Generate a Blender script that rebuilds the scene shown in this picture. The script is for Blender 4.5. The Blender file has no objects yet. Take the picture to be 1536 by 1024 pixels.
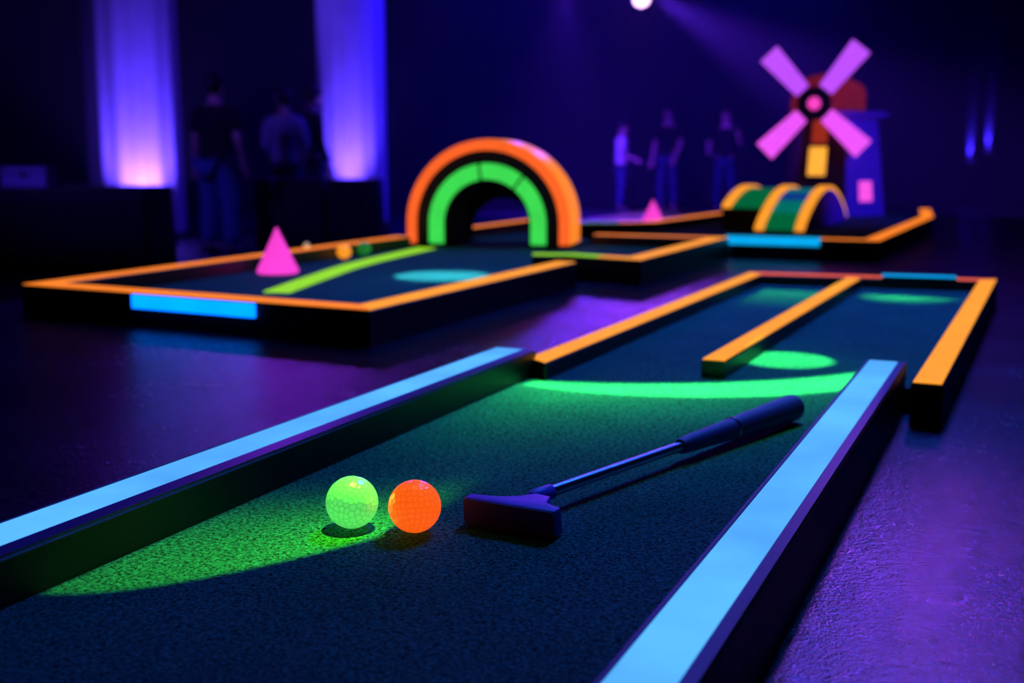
import bpy, bmesh, math, random
from mathutils import Vector, Matrix, noise
random.seed(7)
S = bpy.context.scene
COL = S.collection
PI = math.pi
# ------------------------------------------------------------------ camera
FPX = 1700.0
CAMZ = 0.30
PITCH = math.atan(280 / FPX)
YAW = math.atan(792 / math.hypot(FPX, 280))
FH = Vector((-math.sin(YAW), math.cos(YAW), 0))
RT = Vector((math.cos(YAW), math.sin(YAW), 0))
HFPX = FPX / math.cos(PITCH)

def ray(px, py):
    x = px - 768; y = 512 - py
    k = FPX * math.cos(PITCH) + y * math.sin(PITCH)
    return FH * k + RT * x + Vector((0, 0, -FPX * math.sin(PITCH) + y * math.cos(PITCH)))

def U(px, py, z=0.0):
    """point of the place at height z seen at this measured spot of the photograph"""
    d = ray(px, py)
    return Vector((0, 0, CAMZ)) + d * ((z - CAMZ) / d.z)

def at_depth(px, py, D):
    d = ray(px, py)
    h = d.dot(FH)
    return Vector((0, 0, CAMZ)) + d * (D / h)

cam = bpy.data.cameras.new('camera')
cam.sensor_width = 36
cam.lens = FPX * 36 / 1536
cam.clip_start = 0.02; cam.clip_end = 80
cam.dof.use_dof = True
cam.dof.focus_distance = 0.90
cam.dof.aperture_fstop = 5.2
co = bpy.data.objects.new('camera', cam)
COL.objects.link(co)
co.location = (0, 0, CAMZ)
co.rotation_euler = (PI / 2 - PITCH, 0, YAW)
S.camera = co
vs = S.view_settings
S.display_settings.display_device = 'sRGB'
vs.view_transform = 'Standard'; vs.look = 'None'; vs.gamma = 1; vs.exposure = 0
vs.use_curve_mapping = False

# ------------------------------------------------------------------ helpers
def obj(name, bm, mat, parent=None, smooth=False):
    me = bpy.data.meshes.new(name)
    bmesh.ops.recalc_face_normals(bm, faces=bm.faces)
    bm.to_mesh(me); bm.free()
    if smooth:
        for p in me.polygons: p.use_smooth = True
    o = bpy.data.objects.new(name, me)
    COL.objects.link(o)
    for m in (mat if isinstance(mat, (list, tuple)) else [mat]): me.materials.append(m)
    if parent is not None: o.parent = parent
    return o

def sharp(o, ang=35):
    bm = bmesh.new(); bm.from_mesh(o.data)
    for e in bm.edges:
        if len(e.link_faces) == 2 and e.calc_face_angle(0) > math.radians(ang): e.smooth = False
    for f in bm.faces: f.smooth = True
    bm.to_mesh(o.data); bm.free()
    return o

def tag(o, label=None, cat=None, group=None, kind=None):
    if label: o['label'] = label
    if cat: o['category'] = cat
    if group: o['group'] = group
    if kind: o['kind'] = kind
    return o

def empty(name, loc, rz=0.0):
    o = bpy.data.objects.new(name, None); COL.objects.link(o)
    o.empty_display_size = 0.05
    o.location = loc; o.rotation_euler = (0, 0, rz)
    return o

def box(bm, x0, x1, y0, y1, z0, z1, M=None):
    vs_ = [bm.verts.new((x, y, z)) for x in (x0, x1) for y in (y0, y1) for z in (z0, z1)]
    q = [(0, 1, 3, 2), (4, 6, 7, 5), (0, 4, 5, 1), (2, 3, 7, 6), (0, 2, 6, 4), (1, 5, 7, 3)]
    fs = [bm.faces.new([vs_[i] for i in f]) for f in q]
    if M is not None:
        for v in vs_: v.co = M @ v.co
    return fs

def bevel(bm, w, seg=2, ang=30):
    es = [e for e in bm.edges if len(e.link_faces) == 2 and e.calc_face_angle(0) > math.radians(ang)]
    bmesh.ops.bevel(bm, geom=es, offset=w, segments=seg, profile=0.5, affect='EDGES')

def loft(bm, rings, cap=True, closed=False):
    R = [[bm.verts.new(p) for p in r] for r in rings]
    n = len(R[0])
    for a, b in zip(R, R[1:] + ([R[0]] if closed else [])):
        for i in range(n):
            bm.faces.new((a[i], a[(i + 1) % n], b[(i + 1) % n], b[i]))
    if cap and not closed:
        bm.faces.new(R[0]); bm.faces.new(R[-1])
    return R

def lathe(bm, prof, n=32, M=None, cap=True):
    rings = []
    for r, z in prof:
        r = max(r, 1e-5)
        ring = [Vector((r * math.cos(2 * PI * i / n), r * math.sin(2 * PI * i / n), z)) for i in range(n)]
        if M is not None: ring = [M @ p for p in ring]
        rings.append(ring)
    loft(bm, rings, cap)

def prism(bm, pts, z0, z1):
    loft(bm, [[Vector((p[0], p[1], z0)) for p in pts], [Vector((p[0], p[1], z1)) for p in pts]])

def axis_matrix(a, b, up=Vector((0, 0, 1))):
    z = (b - a).normalized()
    x = up.cross(z)
    if x.length < 1e-4: x = Vector((1, 0, 0)).cross(z)
    x.normalize(); y = z.cross(x)
    m = Matrix((x, y, z)).transposed().to_4x4(); m.translation = a
    return m

# ------------------------------------------------------------------ node maths
class X:
    """a float socket with operators, for writing node maths"""
    def __init__(s, nt, v): s.nt = nt; s.v = v
    def _m(s, op, *a):
        n = s.nt.nodes.new('ShaderNodeMath'); n.operation = op
        for i, q in enumerate((s,) + a):
            q = q.v if isinstance(q, X) else q
            if isinstance(q, (int, float)): n.inputs[i].default_value = q
            else: s.nt.links.new(q, n.inputs[i])
        return X(s.nt, n.outputs[0])
    def __add__(s, o): return s._m('ADD', o)
    __radd__ = __add__
    def __sub__(s, o): return s._m('SUBTRACT', o)
    def __rsub__(s, o): return X(s.nt, o)._m('SUBTRACT', s)
    def __mul__(s, o): return s._m('MULTIPLY', o)
    __rmul__ = __mul__
    def __truediv__(s, o): return s._m('DIVIDE', o)
    def sqrt(s): return s._m('SQRT')
    def max(s, o): return s._m('MAXIMUM', o)
    def min(s, o): return s._m('MINIMUM', o)
    def abs(s): return s._m('ABSOLUTE')
    def exp(s): return s._m('EXPONENT')
    def step(s, e0, e1):
        n = s.nt.nodes.new('ShaderNodeMapRange'); n.interpolation_type = 'SMOOTHSTEP'; n.clamp = True
        s.nt.links.new(s.v, n.inputs[0])
        flip = e0 > e1
        if flip: e0, e1 = e1, e0
        n.inputs[1].default_value = e0; n.inputs[2].default_value = e1
        n.inputs[3].default_value = 1.0 if flip else 0.0
        n.inputs[4].default_value = 0.0 if flip else 1.0
        return X(s.nt, n.outputs[0])

# ------------------------------------------------------------------ materials
def new_mat(name):
    m = bpy.data.materials.new(name); m.use_nodes = True
    nt = m.node_tree
    b = nt.nodes['Principled BSDF']
    return m, nt, b

def noise_node(nt, scale, detail=3, rough=0.55, coord='Object'):
    tc = nt.nodes.new('ShaderNodeTexCoord')
    n = nt.nodes.new('ShaderNodeTexNoise')
    n.inputs['Scale'].default_value = scale; n.inputs['Detail'].default_value = detail
    n.inputs['Roughness'].default_value = rough
    nt.links.new(tc.outputs[coord], n.inputs['Vector'])
    return n

def paint(name, col, rough=0.5, metal=0.0, spec=0.5, bump=0.0, bscale=60, var=0.12):
    m, nt, b = new_mat(name)
    n = noise_node(nt, bscale)
    r = nt.nodes.new('ShaderNodeValToRGB')
    r.color_ramp.elements[0].color = tuple(c * (1 - var) for c in col) + (1,)
    r.color_ramp.elements[1].color = tuple(min(1, c * (1 + var)) for c in col) + (1,)
    r.color_ramp.elements[0].position = 0.3; r.color_ramp.elements[1].position = 0.7
    nt.links.new(n.outputs[0], r.inputs[0]); nt.links.new(r.outputs[0], b.inputs['Base Color'])
    b.inputs['Roughness'].default_value = rough; b.inputs['Metallic'].default_value = metal
    b.inputs['Specular IOR Level'].default_value = spec
    if bump:
        bp = nt.nodes.new('ShaderNodeBump'); bp.inputs['Strength'].default_value = bump
        bp.inputs['Distance'].default_value = 0.002
        nt.links.new(n.outputs[0], bp.inputs['Height']); nt.links.new(bp.outputs[0], b.inputs['Normal'])
    return m

def glow(name, col, strength=1.0, base=0.25, var=0.06, scale=14, rough=0.75):
    """fluorescent plastic or paint that gives off its own colour under black light"""
    m, nt, b = new_mat(name)
    n = noise_node(nt, scale, 4)
    r = nt.nodes.new('ShaderNodeValToRGB')
    r.color_ramp.elements[0].position = 0.35; r.color_ramp.elements[1].position = 0.65
    r.color_ramp.elements[0].color = tuple(c * (1 - var) for c in col) + (1,)
    r.color_ramp.elements[1].color = tuple(c * (1 + var) for c in col) + (1,)
    nt.links.new(n.outputs[0], r.inputs[0])
    nt.links.new(r.outputs[0], b.inputs['Emission Color'])
    b.inputs['Emission Strength'].default_value = strength
    b.inputs['Base Color'].default_value = tuple(c * base for c in col) + (1,)
    b.inputs['Roughness'].default_value = rough
    b.inputs['Specular IOR Level'].default_value = 0.03
    return m

M = {}
M['orange'] = glow('fluorescent_orange', (1.0, 0.23, 0.02), 1.05, var=0.05)
M['amber'] = glow('fluorescent_amber', (1.0, 0.33, 0.025), 1.08, var=0.06)
M['salmon'] = glow('pink_lit_orange', (1.0, 0.13, 0.05), 1.0, var=0.06)  # orange strip with the pink cast of violet light put into its colour
M['orange_gloss'] = glow('glossy_fluorescent_orange', (1.0, 0.24, 0.02), 1.0, var=0.05, rough=0.35)
M['orange_gloss'].node_tree.nodes['Principled BSDF'].inputs['Specular IOR Level'].default_value = 0.5
M['orange_red'] = glow('fluorescent_red_orange', (1.0, 0.13, 0.02), 1.0)
M['blue'] = glow('fluorescent_light_blue', (0.095, 0.44, 1.0), 1.05, var=0.16, scale=7)
M['cyan'] = glow('fluorescent_cyan', (0.002, 0.42, 0.92), 1.0)
M['cyan_panel'] = glow('cyan_light_panel', (0.0, 0.48, 3.0), 1.0)
M['green'] = glow('fluorescent_green', (0.05, 0.75, 0.09), 0.95)
M['lime'] = glow('fluorescent_lime', (0.30, 0.72, 0.02), 1.0)
M['pink'] = glow('fluorescent_pink', (1.0, 0.055, 0.68), 1.0)
M['mint'] = glow('dim_mint', (0.12, 0.26, 0.16), 1.0)
M['violet_up'] = glow('fluorescent_violet', (0.55, 0.085, 1.0), 1.0, scale=40, var=0.1)
M['violet_low'] = glow('fluorescent_rose', (0.95, 0.10, 0.92), 1.0, scale=40, var=0.1)
M['hubpink'] = glow('hub_pink', (1.0, 0.06, 0.55), 1.0)
M['window_amber'] = glow('lit_amber_window', (1.0, 0.42, 0.04), 1.1)
M['window_pink'] = glow('lit_pink_window', (1.0, 0.09, 0.75), 1.0)
M['cap'] = glow('dark_red_paint', (0.22, 0.012, 0.035), 0.55, base=1.0)
M['panel'] = glow('dim_orange_panel', (0.30, 0.028, 0.012), 0.8, base=1.0)
M['board'] = paint('black_painted_board', (0.005, 0.004, 0.012), 0.45, bump=0.15, bscale=45)
M['lip'] = paint('dark_violet_edge', (0.10, 0.05, 0.30), 0.4)
M['dark'] = paint('matt_black', (0.008, 0.008, 0.012), 0.8)
M['navy'] = paint('navy_paint', (0.02, 0.02, 0.10), 0.6)
M['tower_front'] = paint('dark_maroon_paint', (0.03, 0.008, 0.015), 0.7)
M['tower_side'] = paint('violet_blue_paint', (0.16, 0.11, 0.75), 0.6)
M['ramp_side'] = paint('violet_paint', (0.22, 0.08, 0.70), 0.5)
M['band_green'] = glow('dim_green_band', (0.0, 0.16, 0.05), 0.75, base=1)
M['band_teal'] = glow('dim_teal_band', (0.0, 0.20, 0.17), 0.75, base=1)
M['band_blue'] = glow('dim_blue_band', (0.004, 0.045, 0.30), 0.75, base=1)
M['cloth_black'] = paint('black_table_cloth', (0.006, 0.006, 0.01), 0.9)
M['drape'] = paint('pale_drape_cloth', (0.55, 0.5, 0.62), 0.85, bscale=6, var=0.05)
M['steel'] = paint('chrome_steel', (0.7, 0.6, 0.9), 0.28, metal=1.0, bscale=20, var=0.02)
M['ferrule'] = paint('polished_ferrule', (0.5, 0.45, 0.6), 0.2, metal=1.0)
M['grip'] = paint('dark_blue_rubber', (0.07, 0.035, 0.40), 0.42, bump=0.4, bscale=900)
M['head'] = paint('violet_blue_coated_metal', (0.26, 0.10, 1.0), 0.42, bump=0.1, bscale=300)
M['face'] = paint('dark_blue_face', (0.02, 0.012, 0.16), 0.5, bump=0.1, bscale=500)
M['housing'] = paint('black_lamp_housing', (0.02, 0.02, 0.02), 0.4)
M['skin'] = paint('skin', (0.62, 0.34, 0.30), 0.55, bscale=20)
M['hair'] = paint('dark_hair', (0.012, 0.009, 0.009), 0.6, bump=0.5, bscale=200)
M['white_shirt'] = paint('white_shirt_cloth', (0.75, 0.75, 0.8), 0.85)
M['grey_shirt'] = paint('grey_blue_shirt_cloth', (0.32, 0.34, 0.50), 0.9)
M['black_shirt'] = paint('black_shirt_cloth', (0.008, 0.008, 0.012), 0.9)
M['jeans'] = paint('blue_denim', (0.05, 0.10, 0.30), 0.9)
M['dark_jeans'] = paint('dark_denim', (0.03, 0.05, 0.14), 0.9)
M['shoe'] = paint('black_shoe', (0.015, 0.015, 0.02), 0.5)
M['boxgrey'] = paint('grey_plastic', (0.25, 0.2, 0.45), 0.6)

def felt_mat():
    m, nt, b = new_mat('green_turf_carpet')
    tc = nt.nodes.new('ShaderNodeTexCoord')
    n1 = nt.nodes.new('ShaderNodeTexNoise'); n1.inputs['Scale'].default_value = 330; n1.inputs['Detail'].default_value = 4
    n1.inputs['Roughness'].default_value = 0.65; n1.inputs['Distortion'].default_value = 0.8
    n2 = nt.nodes.new('ShaderNodeTexNoise'); n2.inputs['Scale'].default_value = 9; n2.inputs['Detail'].default_value = 3
    for n in (n1, n2): nt.links.new(tc.outputs['Object'], n.inputs['Vector'])
    v = nt.nodes.new('ShaderNodeTexVoronoi'); v.inputs['Scale'].default_value = 330
    nt.links.new(tc.outputs['Object'], v.inputs['Vector'])
    r = nt.nodes.new('ShaderNodeValToRGB')
    r.color_ramp.elements[0].position = 0.38; r.color_ramp.elements[0].color = (0.003, 0.014, 0.016, 1)
    r.color_ramp.elements[1].position = 0.66; r.color_ramp.elements[1].color = (0.05, 0.38, 0.34, 1)
    nt.links.new(n1.outputs[0], r.inputs[0])
    mx = nt.nodes.new('ShaderNodeMix'); mx.data_type = 'RGBA'; mx.blend_type = 'MULTIPLY'; mx.inputs[0].default_value = 0.5
    r2 = nt.nodes.new('ShaderNodeValToRGB')
    r2.color_ramp.elements[0].position = 0.3; r2.color_ramp.elements[0].color = (0.6, 0.6, 0.6, 1)
    r2.color_ramp.elements[1].position = 0.7; r2.color_ramp.elements[1].color = (1, 1, 1, 1)
    nt.links.new(n2.outputs[0], r2.inputs[0])
    nt.links.new(r.outputs[0], mx.inputs[6]); nt.links.new(r2.outputs[0], mx.inputs[7])
    nt.links.new(mx.outputs[2], b.inputs['Base Color'])
    h = X(nt, n1.outputs[0]) * 0.7 + X(nt, v.outputs['Distance']) * 0.5
    bp = nt.nodes.new('ShaderNodeBump'); bp.inputs['Strength'].default_value = 0.9; bp.inputs['Distance'].default_value = 0.0016
    nt.links.new(h.v, bp.inputs['Height']); nt.links.new(bp.outputs[0], b.inputs['Normal'])
    b.inputs['Roughness'].default_value = 0.9
    b.inputs['Specular IOR Level'].default_value = 0.08
    return m
M['felt'] = felt_mat()

def floor_mat():
    m, nt, b = new_mat('dark_sealed_concrete')
    tc = nt.nodes.new('ShaderNodeTexCoord')
    big = nt.nodes.new('ShaderNodeTexNoise'); big.inputs['Scale'].default_value = 5; big.inputs['Detail'].default_value = 6
    fine = nt.nodes.new('ShaderNodeTexNoise'); fine.inputs['Scale'].default_value = 95; fine.inputs['Detail'].default_value = 6
    fine.inputs['Roughness'].default_value = 0.65; fine.inputs['Distortion'].default_value = 0.2
    grain = nt.nodes.new('ShaderNodeTexNoise'); grain.inputs['Scale'].default_value = 320; grain.inputs['Detail'].default_value = 3
    for n in (big, fine, grain): nt.links.new(tc.outputs['Object'], n.inputs['Vector'])
    r = nt.nodes.new('ShaderNodeValToRGB')
    r.color_ramp.elements[0].position = 0.42; r.color_ramp.elements[0].color = (0.004, 0.0015, 0.010, 1)
    r.color_ramp.elements[1].position = 0.62; r.color_ramp.elements[1].color = (0.035, 0.009, 0.055, 1)
    mixv = X(nt, big.outputs[0]) * 0.35 + X(nt, fine.outputs[0]) * 0.3 + X(nt, grain.outputs[0]) * 0.35
    nt.links.new(mixv.v, r.inputs[0]); nt.links.new(r.outputs[0], b.inputs['Base Color'])
    ro = X(nt, big.outputs[0]) * 0.26 + X(nt, fine.outputs[0]) * 0.26 + X(nt, grain.outputs[0]) * 0.08 - 0.09
    nt.links.new(ro.v, b.inputs['Roughness'])
    h = X(nt, fine.outputs[0]) * 0.55 + X(nt, grain.outputs[0]) * 0.45
    bp = nt.nodes.new('ShaderNodeBump'); bp.inputs['Strength'].default_value = 0.62; bp.inputs['Distance'].default_value = 0.0033
    nt.links.new(h.v, bp.inputs['Height']); nt.links.new(bp.outputs[0], b.inputs['Normal'])
    b.inputs['Specular IOR Level'].default_value = 1.0
    b.inputs['Specular Tint'].default_value = (0.75, 0.5, 1.0, 1)
    return m
M['floor'] = floor_mat()
M['hall_floor'] = paint('dark_hall_floor', (0.02, 0.016, 0.04), 0.5, bscale=3)
M['wall'] = paint('black_hall_curtain', (0.03, 0.025, 0.05), 0.9, bscale=2)

# ------------------------------------------------------------------ the setting
ZF = -0.03          # deck the courses stand on
ZH = -0.70          # floor of the hall behind and below it
ZC = 3.9
Mcam = Matrix.Rotation(YAW, 4, 'Z')      # hall axes follow the view's heading
def hall(x, d, z): return Mcam @ Vector((x, d, z))

bm = bmesh.new(); box(bm, -2.12, 2.6, -1.4, 6.7, ZF - 0.12, ZF)
tag(obj('floor', bm, M['floor']), kind='structure')
bm = bmesh.new(); box(bm, -2.08, 2.56, -1.36, 6.66, ZH, ZF - 0.12)
tag(obj('trim_1', bm, M['dark']), kind='structure')
bm = bmesh.new(); box(bm, -14, 14, -3, 24, ZH - 0.1, ZH, Mcam)
tag(obj('floor_hall', bm, M['hall_floor']), kind='structure')
bm = bmesh.new(); box(bm, -14, 14, -3, 24, ZC, ZC + 0.1, Mcam)
tag(obj('ceiling', bm, M['wall']), kind='structure')
def pleated_wall(name, p0, p1, amp=0.10, wl=0.45):
    bm = bmesh.new(); d = p1 - p0; L = d.length; d.normalize(); nrm = Vector((-d.y, d.x, 0))
    n = int(L / wl * 8); fr = []; bk = []
    for i in range(n + 1):
        s = L * i / n
        o = amp * math.sin(2 * PI * s / wl + 0.6 * math.sin(s * 1.3))
        p = p0 + d * s + nrm * (o - amp)
        fr.append((p.x, p.y))
    a = p0 - nrm * (amp * 2 + 0.1); b = p1 - nrm * (amp * 2 + 0.1)
    prism(bm, fr + [(b.x, b.y), (a.x, a.y)], ZH, ZC)
    return tag(obj(name, bm, M['wall']), kind='structure')
pleated_wall('wall_back', hall(-14, 24, 0), hall(14, 24, 0))
pleated_wall('wall_left', hall(-14, -3, 0), hall(-14, 24, 0))
pleated_wall('wall_right', hall(14, 24, 0), hall(14, -3, 0))
bm = bmesh.new(); box(bm, -14, 14, -3.1, -3, ZH, ZC, Mcam)
tag(obj('wall_front', bm, M['wall']), kind='structure')

# ------------------------------------------------------------------ rails
def offset_line(pts, off, i):
    """position of polyline vertex i pushed sideways by off, mitred"""
    n = len(pts)
    if i == 0: d = (pts[1] - pts[0]).normalized(); return pts[0] + Vector((d.y, -d.x, 0)) * off
    if i == n - 1: d = (pts[-1] - pts[-2]).normalized(); return pts[-1] + Vector((d.y, -d.x, 0)) * off
    d0 = (pts[i] - pts[i - 1]).normalized(); d1 = (pts[i + 1] - pts[i]).normalized()
    n0 = Vector((d0.y, -d0.x, 0)); n1 = Vector((d1.y, -d1.x, 0))
    b = (n0 + n1).normalized()
    return pts[i] + b * (off / max(0.3, b.dot(n0)))

def closed_offset(pts, off, i):
    n = len(pts)
    return offset_line([pts[(i - 1) % n], pts[i % n], pts[(i + 1) % n]], off, 1)

def seg_solid(bm, pts, i, prof, closed=False):
    """extrude the profile [(side, z)] along segment i of the polyline"""
    f = closed_offset if closed else offset_line
    rings = []
    for k in (i, i + 1):
        ring = []
        for s, z in prof:
            p = f(pts, s, k % len(pts) if closed else k); ring.append(Vector((p.x, p.y, z)))
        rings.append(ring)
    loft(bm, rings)

def rail_profile(w0, w1, zb, zt, c=0.003):
    return [(-w0, zb), (-w0, zt - c), (-w0 + c, zt), (w1 - c, zt), (w1, zt - c), (w1, zb)]

def rails(parent, pts, w0, w1, zb, zt, tape0, tape1, strip_mats, closed=False, name='rail', skip=()):
    pts = [Vector((p[0], p[1], 0)) for p in pts]
    n = len(pts) if closed else len(pts) - 1
    for i in range(n):
        bm = bmesh.new(); seg_solid(bm, pts, i, rail_profile(w0, w1, zb, zt), closed)
        r = obj(name, bm, M['board'], parent)
        if i in skip: continue
        bm = bmesh.new(); seg_solid(bm, pts, i, [(tape0, zt - 0.0005), (tape0, zt + 0.0012), (tape1, zt + 0.0012), (tape1, zt - 0.0005)], closed)
        sm = strip_mats[i] if isinstance(strip_mats, (list, tuple)) else strip_mats
        s = obj('light_strip', bm, M[sm], r)
        tag(s, {'orange': 'glowing orange strip', 'amber': 'glowing amber strip', 'salmon': 'glowing orange strip with pinkish light in its colour', 'blue': 'glowing light blue strip', 'lime': 'glowing lime strip', 'cyan': 'glowing cyan strip', 'mint': 'dim mint strip'}[sm])

ZT = 0.035
# main lane: two blue-topped kerbs
def kerb(x0, x1, y0, y1, tape, label):
    t = empty('lane_rail', ((x0 + x1) / 2, (y0 + y1) / 2, ZF)); o = t.location.copy()
    def P(bm):
        for v in bm.verts: v.co -= o
    bm = bmesh.new()
    c = 0.0022
    prof = [(x0, ZF), (x0, ZT - c), (x0 + c, ZT), (x1 - c, ZT), (x1, ZT - c), (x1, ZF)]
    loft(bm, [[Vector((a, y, z)) for a, z in prof] for y in (y0, y1)]); P(bm)
    obj('rail_board', bm, M['board'], t)
    bm = bmesh.new(); box(bm, x0 + 0.0015, tape[0] - 0.0012, y0 + 0.001, y1 - 0.001, ZT - 0.001, ZT + 0.0012)
    box(bm, tape[1] + 0.0012, x1 - 0.0015, y0 + 0.001, y1 - 0.001, ZT - 0.001, ZT + 0.0012); P(bm); bevel(bm, 0.0005, 1)
    tag(obj('edge_trim', bm, M['lip'], t), 'violet edging beside the blue strip')
    bm = bmesh.new(); box(bm, tape[0], tape[1], y0 + 0.0005, y1 - 0.001, ZT - 0.001, ZT + 0.0008); P(bm)
    tag(obj('light_strip', bm, M['blue'], t), 'glowing light blue strip')
    tag(t, label, 'rail')
    return t
kerb(-0.672, -0.610, -0.6, 1.405, (-0.668, -0.629), 'long black kerb with a glowing light blue top strip, left of the golf balls')
kerb(-0.189, -0.138, -0.6, 1.520, (-0.184, -0.149), 'long black kerb with a glowing light blue top strip, right of the putter')

# main lane: orange frame at the far end
t = empty('course_frame', (-0.335, 2.0, ZF)); o = t.location.copy()
def shifted(objs, t):
    for ob in objs:
        if ob.parent is t:
            for v in ob.data.vertices: v.co -= t.location
        elif ob.parent and ob.parent.parent is t:
            for v in ob.data.vertices: v.co -= t.location
def tree(t):
    r = []
    for ch in t.children: r.append(ch); r += list(ch.children)
    return r
ZM = 0.024
mA, mB, mC, mD = U(808, 539, ZM), U(1133, 410, ZM), U(1482, 420, ZM), U(1391, 575, ZM)
xA = mA.x
pts = [(xA, 1.410), (mB.x, mB.y), (mC.x, mC.y), (mD.x, mD.y)]
rails(t, pts, 0.019, 0.019, ZF, ZM, -0.0165, 0.0165, ['amber', 'salmon', 'amber'])
for ob in tree(t):                       # the near end is cut to hug the corner of the kerb
    for v in ob.data.vertices:
        if v.co.y < 1.5 and v.co.x < -0.4: v.co.y = 1.4075 - 0.026 * min(1, max(0, (v.co.x + 0.611) / 0.006))
# cyan insert block on the back rail
fr = lambda q: Vector((mB.x, mB.y, 0)).lerp(Vector((mC.x, mC.y, 0)), q)
qa = (U(1321, 417, ZM).x - mB.x) / (mC.x - mB.x); qb = (U(1433, 420, ZM).x - mB.x) / (mC.x - mB.x)
a, b = fr(qa), fr(qb)
bm = bmesh.new()
seg_solid(bm, [a, b], 0, [(-0.026, 0.004), (-0.026, ZM + 0.004), (0.021, ZM + 0.004), (0.021, 0.004)])
k = obj('insert_block', bm, M['board'], t)
bm = bmesh.new(); seg_solid(bm, [a, b], 0, [(-0.020, ZM + 0.0035), (-0.020, ZM + 0.0055), (0.019, ZM + 0.0055), (0.019, ZM + 0.0035)])
bm2 = obj('light_strip', bm, M['cyan'], k); tag(bm2, 'glowing cyan strip')
bpy.context.view_layer.update()
shifted(tree(t), t)
tag(t, 'orange-striped frame enclosing the far end of the nearest lane, cyan piece in its back', 'frame')

# divider
t = empty('divider_rail', (-0.355, 1.98, 0))
d0, d1 = U(1070, 540, ZM), U(1279, 418, ZM)
pts = [(d0.x, d0.y), (d1.x, mB.y - 0.012)]
rails(t, pts, 0.0165, 0.0165, 0.0, ZM, -0.0148, 0.0148, 'amber')
bpy.context.view_layer.update(); shifted(tree(t), t)
tag(t, 'straight orange-topped divider standing between the far rails of the nearest lane', 'rail')

# turf of the main lane
def turf(name, pts, z0, z1, label, cat='turf', parent=None):
    bm = bmesh.new(); prism(bm, pts, z0, z1)
    if parent is not None:
        for v in bm.verts: v.co -= parent.location
        return obj(name, bm, M['felt'], parent)
    return tag(obj(name, bm, M['felt']), label, cat)
turf('putting_turf', [(-0.6105, -0.6), (-0.1885, -0.6), (-0.1885, 1.53), (mD.x - 0.018, 1.53), (mC.x - 0.018, mC.y - 0.02), (mB.x + 0.018, mB.y - 0.02), (xA + 0.018, 1.405), (-0.6105, 1.405)],
     ZF, 0.0, 'dark green turf of the nearest lane, with the putter and two balls on it')

# ------------------------------------------------------------------ left box with tunnel
t = empty('course_frame', (-1.46, 2.6, ZF))
BL = [(-1.062, 2.635), (-1.062, 1.690), (-1.872, 1.725), (-1.887, 3.245)]
rails(t, BL, 0.028, 0.028, ZF, ZT, -0.0255, 0.0255, ['amber', 'orange', 'orange'])
rails(t, [(-1.891, 3.64), (-1.898, 4.55)], 0.028, 0.028, ZF, ZT, -0.0255, 0.0255, 'orange')
p0, p1 = Vector((-1.585, 1.712 - 0.0285, 0)), Vector((-1.285, 1.6995 - 0.0285, 0))
bm = bmesh.new(); seg_solid(bm, [p0, p1], 0, [(-0.001, 0.006), (-0.001, ZT - 0.003), (0.006, ZT - 0.003), (0.006, 0.006)])
tag(obj('light_panel', bm, M['cyan_panel'], t), 'glowing cyan panel on the front rail')
bpy.context.view_layer.update(); shifted(tree(t), t)
tag(t, 'long orange-edged black course frame on the left, with a cyan panel on its front', 'frame')
turf('putting_turf', [(-1.086, 1.715), (-1.848, 1.748), (-1.873, 4.52), (-1.40, 4.52), (-1.40, 3.3), (-1.086, 2.655)], ZF, 0.0,
     None, parent=t)

# right lobe beside the tunnel
t = empty('course_frame', (-1.1, 3.2, ZF))
LB = [(-1.225, 2.800), (-1.130, 2.835), (-1.035, 2.815), (-0.935, 2.795), (-0.930, 3.62), (-1.345, 3.60)]
rails(t, LB, 0.028, 0.028, ZF, ZT, -0.0255, 0.0255, ['lime', 'lime', 'amber', 'amber', 'orange'])
bpy.context.view_layer.update(); shifted(tree(t), t)
tag(t, 'small orange and lime edged course frame right beside the arch tunnel', 'frame')
turf('putting_turf', [(-1.22, 2.83), (-1.13, 2.86), (-0.959, 2.82), (-0.954, 3.595), (-1.34, 3.575), (-1.38, 3.3)], ZF, 0.0,
     None, parent=t)

# windmill course
t = empty('course_frame', (-0.95, 4.8, ZF))
WM = [(-0.50, 5.98), (-0.425, 5.23), (-0.462, 3.715), (-0.895, 3.685)]
WM2 = [(-1.68, 4.16), (-1.50, 4.27), (-1.395, 4.36), (-1.31, 5.30)]
rails(t, WM, 0.028, 0.028, ZF, ZT, -0.0255, 0.0255, 'orange')
rails(t, WM2, 0.028, 0.028, ZF, ZT, -0.0255, 0.0255, ['mint', 'orange', 'orange'])
p0, p1 = Vector((-0.915, 3.683 - 0.0285, 0)), Vector((-0.615, 3.703 - 0.0285, 0))
bm = bmesh.new(); seg_solid(bm, [p0, p1], 0, [(-0.046, ZT), (-0.046, ZT + 0.003), (0.004, ZT + 0.003), (0.006, ZT - 0.022), (-0.0, ZT - 0.022), (-0.0, ZT)])
tag(obj('light_panel', bm, M['cyan'], t), 'glowing cyan panel on the front rail')
bpy.context.view_layer.update(); shifted(tree(t), t)
tag(t, 'far orange-edged course frame with a cyan front piece, around the windmill and ramp', 'frame')
turf('putting_turf', [(-0.53, 5.98), (-0.45, 5.23), (-0.488, 3.742), (-0.90, 3.715), (-1.36, 3.66), (-1.66, 4.15), (-1.37, 4.34), (-1.285, 5.30), (-1.30, 6.2), (-0.6, 6.3)], ZF, 0.0,
     None, parent=t)

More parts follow.
